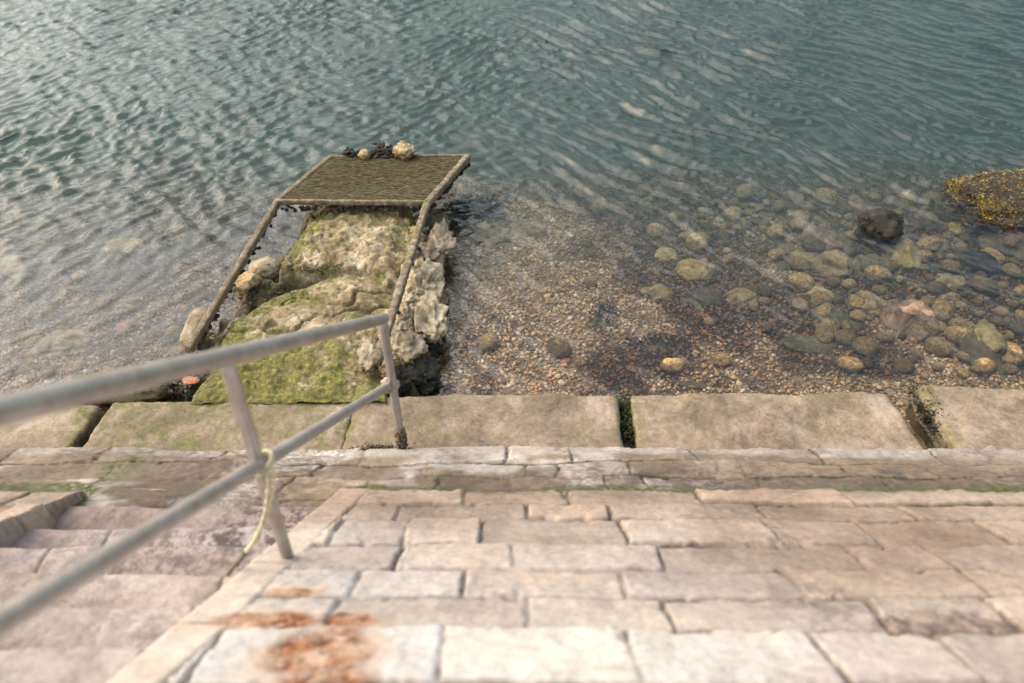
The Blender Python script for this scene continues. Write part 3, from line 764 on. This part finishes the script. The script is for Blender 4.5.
G3 = 'distinct rocks in the shallow water right of the jetty'
def zb(px, py): 
    q = at(px, py, -.2); q = at(px, py, float(bed_z(np.array(q[0]), np.array(q[1])))); return float(bed_z(np.array(q[0]), np.array(q[1])))
B = [ # px, py, w, h, lift above bed, mat, tall, yaw, label
    (488, 232, 56, 34, .05, 'tanrock', .5, 0, 'flat tan submerged rock just right of the metal platform'),
    (531, 232, 40, 24, .04, 'pinkrock', .5, 0, 'flat pinkish submerged rock beside the flat tan rock'),
    (666, 256, 26, 15, .10, 'yellowrock', .6, 0, 'small bright yellow rock alone in the middle shallows'),
    (696, 272, 46, 24, .08, 'yellowrock', .5, 20, 'yellow-green oval rock right of the small bright yellow rock'),
    (878, 227, 44, 24, .95, 'blackrock', .8, 0, 'black weed-covered rock breaking the surface on the right'),
    (822, 243, 52, 22, .14, 'pinkrock', .6, -8, 'long brown-pink rock left of and below the black rock'),
    (802, 258, 34, 16, .12, 'yellowrock', .5, 0, 'pale yellow rock under the long brown-pink rock'),
    (834, 267, 38, 26, .12, 'tanrock', .7, 0, 'tan blocky rock in the middle of the right cobbles'),
    (871, 270, 38, 24, .12, 'greenrock', .7, 0, 'olive rock right of the tan blocky rock'),
    (901, 256, 32, 26, .14, 'yellowrock', .8, 0, 'round yellowish rock below the black rock'),
    (815, 294, 36, 16, .10, 'yellowrock', .5, -18, 'narrow yellow rock tilted on the dark cobbles'),
    (867, 305, 42, 22, .12, 'tanrock', .6, -25, 'orange-tan rock with a dark notch above the big pink rock'),
    (910, 326, 56, 38, .10, 'pinkrock', .8, -18, 'big pinkish boulder near the kerb on the right'),
    (833, 318, 44, 26, .06, 'greenrock', .6, 0, 'flat green-brown rock left of the big pinkish boulder'),
    (985, 356, 54, 44, .08, 'greenrock', .9, -10, 'big dark block by the kerb near the right edge'),
    (978, 265, 34, 20, .14, 'blackrock', .8, 0, 'black-brown weedy rock near the right edge'),
    (1016, 244, 44, 30, .16, 'pinkrock', .8, 0, 'pink-brown rock cut by the right edge of the view'),
    (958, 230, 18, 12, .16, 'yellowrock', .7, 0, 'small pale rock below the golden seaweed rock'),
    (980, 231, 26, 14, .14, 'tanrock', .7, 0, 'small tan rock right of the small pale one below the golden seaweed'),
    (948, 282, 32, 14, .10, 'tanrock', .6, 0, 'flat tan rock left of the black-brown weedy rock'),
    (657, 347, 50, 16, .0, 'greenrock', .3, 0, 'dark weed-covered stone flat on the gravel in the middle'),
    (600, 324, 18, 22, .0, 'greenrock', .3, 40, 'dark elongated weedy stone on the pale gravel'),
    (567, 362, 14, 11, .02, 'redrock', .6, 0, 'small red brick pebble on the pale gravel'),
    (690, 385, 44, 12, .02, 'greenrock', .35, 0, 'green slimy flat stone against the longest kerb block'),
    (812, 345, 60, 20, .02, 'greenrock', .35, 0, 'flat olive slab lying in the gravel near the kerb'),
    (706, 300, 40, 20, .05, 'greenrock', .6, 0, 'dark olive rock in the middle of the dark cobbles'),
    (655, 293, 34, 18, .05, 'tanrock', .5, 0, 'dull tan rock below the small bright yellow rock'),
    (740, 300, 36, 20, .06, 'tanrock', .6, 0, 'dull brown rock right of the dark olive rock'),
    (128, 248, 46, 20, .12, 'tanrock', .5, 0, 'pale sunken rock seen dimly in the left water'),
    (15, 270, 40, 22, .12, 'tanrock', .5, 0, 'sunken rock at the left edge of the water'),
    (126, 327, 18, 12, .03, 'redrock', .6, 0, 'small reddish stone in the left shallows'),
    (60, 345, 60, 26, .03, 'tanrock', .4, 0, 'wide flat rock in the shallows above the handrail at left'),
]
for i, (a, b, w, h, lf, mt, tl, yw, lb) in enumerate(B): rock(a, b, w * .86, h * .84, zb(a, b) + (lf * .15 if lf < .5 else lf * .28), mt, 'rock', lb, 90 + i, G3, tl, 13, .16, yw)

# big rock under golden seaweed at the right edge
def leaf_cloud(base_pts, nrm, n, size, seed, droop=.4, lenf=2.2):
    r = np.random.RandomState(seed); k = r.randint(0, len(base_pts), n)
    P = base_pts[k] + r.normal(size=(n, 3)) * size * 1.6; N = nrm[k] + r.normal(size=(n, 3)) * .7; N[:, 2] = np.abs(N[:, 2]) * .6 - droop * .3
    N /= np.linalg.norm(N, axis=1, keepdims=True)
    S = np.cross(N, r.normal(size=(n, 3))); S /= np.linalg.norm(S, axis=1, keepdims=True)
    T = np.cross(S, N)
    s = size * r.uniform(.5, 1.4, n)[:, None]
    a = P - N * s * .1
    V = np.stack([a - S * s * .25, a + S * s * .25, a + N * s * lenf * .5 + S * s * .42 + T * s * .3, a + N * s * lenf * .5 - S * s * .42 + T * s * .3, a + N * s * lenf - T * s * droop * 1.2], 1)
    o = np.arange(n)[:, None] * 5
    return V.reshape(-1, 3), [np.concatenate([o + 0, o + 1, o + 2, o + 3], 1), np.concatenate([o + 3, o + 2, o + 4], 1)]
c = at(1050, 203, -.03)
root = empty('seaweed_rock', c, 'large rock covered with golden seaweed rising from the water at the right edge', 'rock')
V, F = rock_geo(7, (1.9, .85, .26), 5, 4, .14)
obj('rock_body', mesh_from('rock_body', V, F), M['blackrock'], root)
nr = V / np.linalg.norm(V, axis=1, keepdims=True); sel = (V[:, 2] > -.1)
V2, F2 = leaf_cloud(V[sel], nr[sel], 34000, .0075, 5)
obj('seaweed', mesh_from('seaweed', V2, F2), M['weedgold'], root)

def weed_clump(px, py, z, size, n, mat, name, label, seed, leaf=.02, cat='seaweed', group=None, flat=.5):
    c = at(px, py, z); r = np.random.RandomState(seed)
    q = r.normal(size=(n, 3)) * .42; q[:, 2] = np.abs(q[:, 2]) * flat
    b = q * np.array(size) / 1.0
    nn = q / (np.linalg.norm(q, axis=1, keepdims=True) + 1e-6)
    V, F = leaf_cloud(b, nn, n, leaf, seed)
    return tag(obj(name, mesh_from(name, V, F), M[mat], None, c), label, cat, group)
weed_clump(627, 420, .02, (.075, .17, .13), 3600, 'weedmix', 'seaweed', 'green and dark weed filling the gap between the two long tan blocks', 1, .008)
weed_clump(928, 415, .06, (.05, .22, .16), 2400, 'weeddark', 'seaweed', 'dark weed filling the gap near the right edge block', 2, .009)
weed_clump(82, 425, .02, (.04, .2, .14), 250, 'weeddark', 'seaweed', 'dark weed deep in the diagonal crack at left', 3, .014)
weed_clump(380, 450, .17, (.16, .02, .012), 700, 'weeddark', 'seaweed', 'dark weed trailing left from the foot of the end post', 4, .007)
weed_clump(472, 212, -.18, (.30, .30, .12), 3000, 'weeddark', 'seaweed', 'dark submerged patch as the platform shadow and reflection, right of the metal platform', 5, .014)  # leaves added as a dark patch for the platform's shadow and reflection
weed_clump(605, 318, -.13, (.12, .22, .03), 1200, 'weeddark', 'seaweed', 'dark blue-black weed on the pale gravel in the middle', 6, .010)
weed_clump(660, 345, -.10, (.25, .10, .03), 1500, 'weeddark', 'seaweed', 'dark green weed draped over the flat stone on the gravel', 7, .010)
weed_clump(878, 222, .03, (.15, .08, .06), 1200, 'weeddark', 'seaweed', 'black weed on top of the emerging black rock', 8, .009)
weed_clump(262, 288, .07, (.34, .16, .045), 2600, 'weedmix', 'seaweed', 'dark green weed in the left gap between the jetty slabs', 9, .006)
weed_clump(320, 268, .20, (.28, .05, .04), 600, 'weedgreen', 'seaweed', 'green weed along the crack between the two jetty slabs', 10, .010)
weed_clump(175, 378, .08, (.16, .10, .05), 500, 'weeddark', 'seaweed', 'dark weed in the hollow left of the jetty front', 11, .016)

# ------------------------------------------------------------------ cobbles under the water (each one its own object)
rc = np.random.RandomState(77)
cob_meshes = []
for i in range(10):
    V, F = rock_geo(900 + i, (1, rc.uniform(.65, .95), rc.uniform(.5, .7)), 3, 5, .07, (.7, .95)); cob_meshes.append(mesh_from('cobble', V, F))
jpoly = [at(x, y, 0)[:2] for x, y in [(165, 400), (290, 215), (430, 190), (455, 400)]]
def scatter(n, box, smin, smax, label, group, seed, bias=None):
    r = np.random.RandomState(seed); placed = []; tries = 0
    while len(placed) < n and tries < n * 60:
        tries += 1
        px, py = r.uniform(box[0], box[2]), r.uniform(box[1], box[3])
        if bias and r.rand() > bias(px, py): continue
        q = at(px, py, -.2); z = float(bed_z(np.array(q[0]), np.array(q[1]))); q = at(px, py, z); z = float(bed_z(np.array(q[0]), np.array(q[1]))); q = at(px, py, z); z = float(bed_z(np.array(q[0]), np.array(q[1])))
        if poly_sd(np.array([q[0]]), np.array([q[1]]), jpoly)[0] > -.02 or q[1] < 3.55: continue
        s = smin + (smax - smin) * r.rand() ** 1.8
        if any((q[0] - a) ** 2 + (q[1] - b) ** 2 < ((s + t) * .40) ** 2 for a, b, t in placed): continue
        placed.append((q[0], q[1], s))
        o = obj('cobble', cob_meshes[r.randint(10)], M['cobble'], None, (q[0], q[1], z + s * .24))
        o.scale = (s, s, s); o.rotation_euler = (r.normal() * .15, r.normal() * .15, r.uniform(0, 6.28))
        tag(o, label, 'cobble', group)
def bias_r(px, py):  # the cobbles crowd towards the upper right, the gravel lies bare in the lower left
    return min(1, max(.015, (px - 660) / 150 + (250 - py) / 90, ((245 - py) / 50 - .35) * .5))
scatter(299, (465, 192, 1050, 376), .08, .25, 'brown rounded cobble under shallow water right of the jetty', 'cobbles in the shallows right of the jetty', 1, bias_r)
scatter(60, (-40, 215, 270, 380), .06, .17, 'dim brown cobble under murky shallow water left of the jetty', 'cobbles in the shallows left of the jetty', 2)

# ------------------------------------------------------------------ gravel (uncountable)
def gravel():
    r = np.random.RandomState(5); n = 90000
    V0, F0 = ico(1)
    x = r.uniform(-5.2, 5.6, n); y = 3.45 + (r.rand(n) ** 1.15) * 4.2
    jd = poly_sd(x, y, jpoly); ok = jd < .12; x, y = x[ok], y[ok]; n = len(x)
    s = .0065 + .0135 * r.rand(n) ** 2.2; s *= 1 + .5 * (r.rand(n) > .94)
    z = bed_z(x, y) + s * .35
    ax = np.stack([np.ones(n), r.uniform(.6, 1, n), r.uniform(.4, .75, n)], 1) * s[:, None]
    Vs = V0[None] * ax[:, None] * (1 + .16 * r.normal(size=(n, len(V0), 1)))
    a = r.uniform(0, 6.28, n); ca, sa = np.cos(a)[:, None], np.sin(a)[:, None]; tl = r.normal(size=(n, 1)) * .35
    xx = Vs[..., 0] * ca - Vs[..., 1] * sa; yy = Vs[..., 0] * sa + Vs[..., 1] * ca; zz = Vs[..., 2] + xx * tl
    V = np.stack([xx + x[:, None], yy + y[:, None], zz + z[:, None]], -1)
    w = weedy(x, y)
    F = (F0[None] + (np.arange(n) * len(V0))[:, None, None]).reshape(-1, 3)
    return mesh_from('gravel', V, F, {'weed': np.repeat(w, len(V0))})  # same darkening mask on the gravel, painted shade included
tag(obj('gravel', gravel(), M['pebble']), 'pale pinkish gravel on the sea bed', None, None, 'stuff')

# ------------------------------------------------------------------ metal frame with mesh platform
def bar(points, w, h, bump_, seed, seg=.02):
    "box-section bar following points, crusted"
    P = [np.array(points[0], float)]
    for a, b in zip(points[:-1], points[1:]):
        n = max(2, int(np.linalg.norm(np.subtract(b, a)) / seg)); P += list(np.linspace(a, b, n + 1)[1:])
    P = np.array(P); n = len(P)
    T = np.gradient(P, axis=0); T /= np.linalg.norm(T, axis=1, keepdims=True)
    S = np.cross(T, (0, 0, 1.)); S /= np.linalg.norm(S, axis=1, keepdims=True); U = np.cross(S, T)
    q = []
    for k in range(5): q.append((-1 + k * .5, 1))
    for k in range(1, 4): q.append((1, 1 - k * .5))
    for k in range(5): q.append((1 - k * .5, -1))
    for k in range(1, 4): q.append((-1, -1 + k * .5))
    q = np.array(q, float); q[[0, 4, 8, 12]] *= .9
    V = P[:, None] + S[:, None] * (q[None, :, :1] * w / 2) + U[:, None] * (q[None, :, 1:] * h / 2)
    d = V - P[:, None]; d /= np.linalg.norm(d, axis=-1, keepdims=True)
    V = V + d * (bump_ * (fbm(V, 22, 4, seed) + .5))[..., None]
    m_ = len(q); i = np.arange(n - 1)[:, None] * m_; j = np.arange(m_)[None]; j2 = (j + 1) % m_
    F = np.stack([i + j, i + m_ + j, i + m_ + j2, i + j2], -1).reshape(-1, 4)
    V = V.reshape(-1, 3); V = np.concatenate([V, P[:1], P[-1:]]); a, b = len(V) - 2, len(V) - 1
    jj = np.arange(m_); j3 = (jj + 1) % m_
    C = np.concatenate([np.stack([np.full(m_, a), jj, j3], 1), np.stack([np.full(m_, b), (n - 1) * m_ + j3, (n - 1) * m_ + jj], 1)])
    return V, [F, C]
r0, r1, r2 = at(377, 362, .40), at(427, 204, .36), at(468, 157, .24)
l0, l1, l2 = at(189, 350, .36), at(277, 203, .36), at(331, 158, .26)
fc = (r1 + l1) / 2; fc[2] = .1
fr = empty('metal_frame', fc, 'rusty weed-crusted metal frame with a mesh platform at its end, over the rock jetty', 'metal frame')
def fobj(name, geo, mat, par=fr, lbl=None):
    o = obj(name, mesh_from(name, geo[0] - fc, geo[1]), M[mat], par)
    if lbl: o['label'] = lbl
    return o
fobj('side_rail', bar([r0, r1, r2], .044, .05, .009, 1), 'crust_pale', lbl='pale barnacled right side rail')
fobj('side_rail', bar([l0, l1, l2], .036, .045, .010, 2), 'crust', lbl='brown crusted left side rail')
fobj('cross_bar', bar([l1 + (0, 0, .01), r1 + (0, 0, .01)], .024, .035, .006, 3), 'crust_pale', lbl='pale near cross bar')
fobj('cross_bar', bar([l2, r2], .026, .04, .006, 4), 'crust', lbl='mossy far cross bar')
# mesh panel: woven bars, thickly overgrown
def panel():
    parts = []; dz = np.array((0, 0, .012)); r = np.random.RandomState(9)
    n1, n2 = 44, 40
    for k in range(n1):
        t = (k + .5) / n1; a = l1 * (1 - t) + l2 * t + dz; b = r1 * (1 - t) + r2 * t + dz
        sag = lambda u: np.array((0, 0, -.02 * math.sin(u * math.pi) * math.sin(t * math.pi)))
        pts = np.array([a * (1 - u) + b * u + sag(u) + (0, 0, .002 * r.normal()) for u in np.linspace(0.02, .98, 46)])
        parts.append(tube(pts, .0078, 6, .006, k))
    for k in range(n2):
        t = (k + .5) / n2; a = l1 * (1 - t) + r1 * t + dz * .6; b = l2 * (1 - t) + r2 * t + dz * .6
        pts = np.array([a * (1 - u) + b * u + (0, 0, -.02 * math.sin(u * math.pi) * math.sin(t * math.pi) - .004) for u in np.linspace(0.02, .98, 34)])
        parts.append(tube(pts, .0072, 6, .005, 99 + k))
    return join(parts)
fobj('mesh_panel', panel(), 'mesh')
def crusts(pa, pb, n, size, seed, drop=.03):
    r = np.random.RandomState(seed); parts = []
    for k in range(n):
        t = (r.randint(7) + r.normal() * .35 + .5) / 7; t = min(max(t, .01), .99); c = pa * (1 - t) + pb * t + np.array((r.normal() * .012, r.normal() * .012, -drop - abs(r.normal()) * .018))
        s = size * r.uniform(.5, 1.4); V, F = rock_geo(int(seed * 50 + k), (s, s * .8, s * 1.1), 2, 4, .15); parts.append((V + c, F))
    return join(parts)
fobj('mussel_crust', crusts(l1, r1, 90, .026, 1), 'mussel')
fobj('mussel_crust', crusts(r1, r2, 50, .045, 2), 'mussel')
fobj('mussel_crust', crusts(l0, l1, 90, .024, 3), 'mussel')
fobj('mussel_crust', crusts(r0, r1, 40, .03, 4), 'mussel')
# legs holding the frame on the rock (dark stubs below the near cross bar)
for t in (.42, .82):
    a = l1 * (1 - t) + r1 * t
    fobj('leg', bar([a + (0, 0.01, -.01), a + (0, .02, -.30)], .035, .035, .010, 30 + int(t * 10)), 'mussel')

# things lying on the far edge of the platform
rock(404, 151, 20, 14, .31, 'tanrock', 'stone', 'pale stone resting on the far edge of the mesh platform', 151, None, .8, 14, .2, cat='stone')
rock(364, 155, 11, 7, .30, 'tanrock', 'stone', 'tiny pale stone beside the dark mussel clump on the platform edge', 152, None, .8, 8, .1, cat='stone')
def shells(px, py, z, size, n, sh, label, seed):
    c = at(px, py, z); r = np.random.RandomState(seed); parts = []
    for k in range(n):
        q = np.clip(r.normal(size=3) * .42, -1, 1) * np.array(size); q[2] = abs(q[2])
        V, F = rock_geo(seed * 77 + k, (sh * 1.7, sh * .9, sh * .7), 2, 2, .05); a = r.uniform(0, 6.28); b = r.uniform(-1, 1)
        V = V @ np.array([[math.cos(a), math.sin(a), 0], [-math.sin(a), math.cos(a), 0], [0, 0, 1]]) @ np.array([[1, 0, 0], [0, math.cos(b), math.sin(b)], [0, -math.sin(b), math.cos(b)]])
        parts.append((V + q, F))
    V, F = join(parts)
    tag(obj('mussel_clump', mesh_from('mussel_clump', V, F), M['mussel'], None, c), label, 'mussels')
shells(385, 156, .265, (.14, .06, .09), 90, .034, 'black mussel clump left of the pale stone on the platform edge', 21)
shells(353, 157, .26, (.11, .05, .06), 60, .030, 'smaller black mussel clump near the left corner of the platform', 22)

# ------------------------------------------------------------------ handrail
P1t, P1b = np.array((-.788, 1.631, HC - 1.473)), np.array((-.7925, 1.634, HC - 2.423 - .06))
P2t, P2b = np.array((-.635, 3.035, HC - 2.490)), np.array((-.6215, 3.028, HC - 3.415))
hr = empty('handrail', P2b, 'grey metal tube handrail with two rails and two posts beside the stone stairs', 'handrail')
def hobj(name, geo, mat, par=hr):
    return obj(name, mesh_from(name, geo[0] - P2b, geo[1]), M[mat], par)
dt = (P1t - P2t) / np.linalg.norm(P1t - P2t)
top_end = P2t + dt * 4.1
RT = .0275
hobj('top_rail', tube(line(P2t - dt * .02, top_end, 60), RT, 20, .0008, 5), 'rail')
m1, m2 = at_F(262, 463, 1.632), at_F(390, 385, 3.049)
dm = (m1 - m2) / np.linalg.norm(m1 - m2)
hobj('lower_rail', tube(line(m2 - dm * .02, m2 + dm * 4.1, 60), .0225, 20, .0008, 6), 'rail')
hobj('post', tube(line(P1b, P1t, 20), .022, 18, .0008, 7), 'rail')
p2 = hobj('post', tube(line(P2b, P2t, 20), .023, 18, .0008, 8), 'rail')
P0b = P1b + (P1b - P2b) * 1.35; P0t = P1t + (P1t - P2t) * 1.35
hobj('post', tube(line(P0b, P0t, 20), .022, 18, .0008, 9), 'rail')
# barnacle collar where the lower rail meets the end post, mussels at its foot
def blobs(c, rad, n, s, seed, axis_=None):
    r = np.random.RandomState(seed); parts = []
    for k in range(n):
        d = r.normal(size=3); d /= np.linalg.norm(d); V, F = rock_geo(seed * 90 + k, (s * r.uniform(.6, 1.3),) * 3, 2, 4, .18)
        parts.append((V + c + d * np.array(rad), F))
    return join(parts)
hobj('barnacle_collar', blobs(m2 + (0.0, 0, 0), (.038, .038, .034), 80, .028, 3), 'barnacle', p2)
hobj('mussel_foot', blobs(P2b + (0, 0, .07), (.029, .029, .10), 150, .018, 4), 'crust', p2)

# rope tied round the joint of post and lower rail, tail hanging down to the steps
def rope_path():
    pts = []; c = m1
    for k in range(60):
        a = k / 59 * 2 * math.pi * 3.0
        pts.append(c + np.array((.034 * math.cos(a), .032 * math.sin(a), .012 * math.sin(a * .33) + .018 * math.sin(a + 1))))
    return np.array(pts)
rp = rope_path()
rope = empty('rope', m1, 'pale yellow rope knotted round the nearer post, its end hanging to the steps', 'rope')
def robj(name, geo, mat): return obj(name, mesh_from(name, geo[0] - m1, geo[1]), M[mat], rope)
robj('knot', tube(rp, .0065, 8, .002, 3), 'rope')
tail_px = [(268, 470), (268, 490), (266, 508), (262, 524), (256, 538), (246, 552)]
tail = np.array([at_F(x, y, 1.60 - .012 * i + (.0 if i < 5 else 0)) for i, (x, y) in enumerate(tail_px)])
def smooth_pts(P, n):
    P = np.asarray(P); t = np.linspace(0, len(P) - 1, n); o = np.stack([np.interp(t, np.arange(len(P)), P[:, i]) for i in range(3)], 1)
    for _ in range(6): o[1:-1] = (o[:-2] + 2 * o[1:-1] + o[2:]) / 4
    return o
robj('tail', tube(smooth_pts(tail, 90), .0052, 8, .006, 4), 'rope')
robj('tail', tube(smooth_pts(tail + np.array((.010, .004, 0)) * np.array([[1.4], [1.6], [1.0], [.3], [.9], [1]]), 80)[:70], .0048, 8, .006, 5), 'rope')
t2 = np.array([at_F(x, y, 1.54) for x, y in [(246, 552), (240, 560), (233, 568), (228, 574)]])
robj('tail', tube(smooth_pts(t2, 20), .008, 8, .005, 6), 'ropedark')
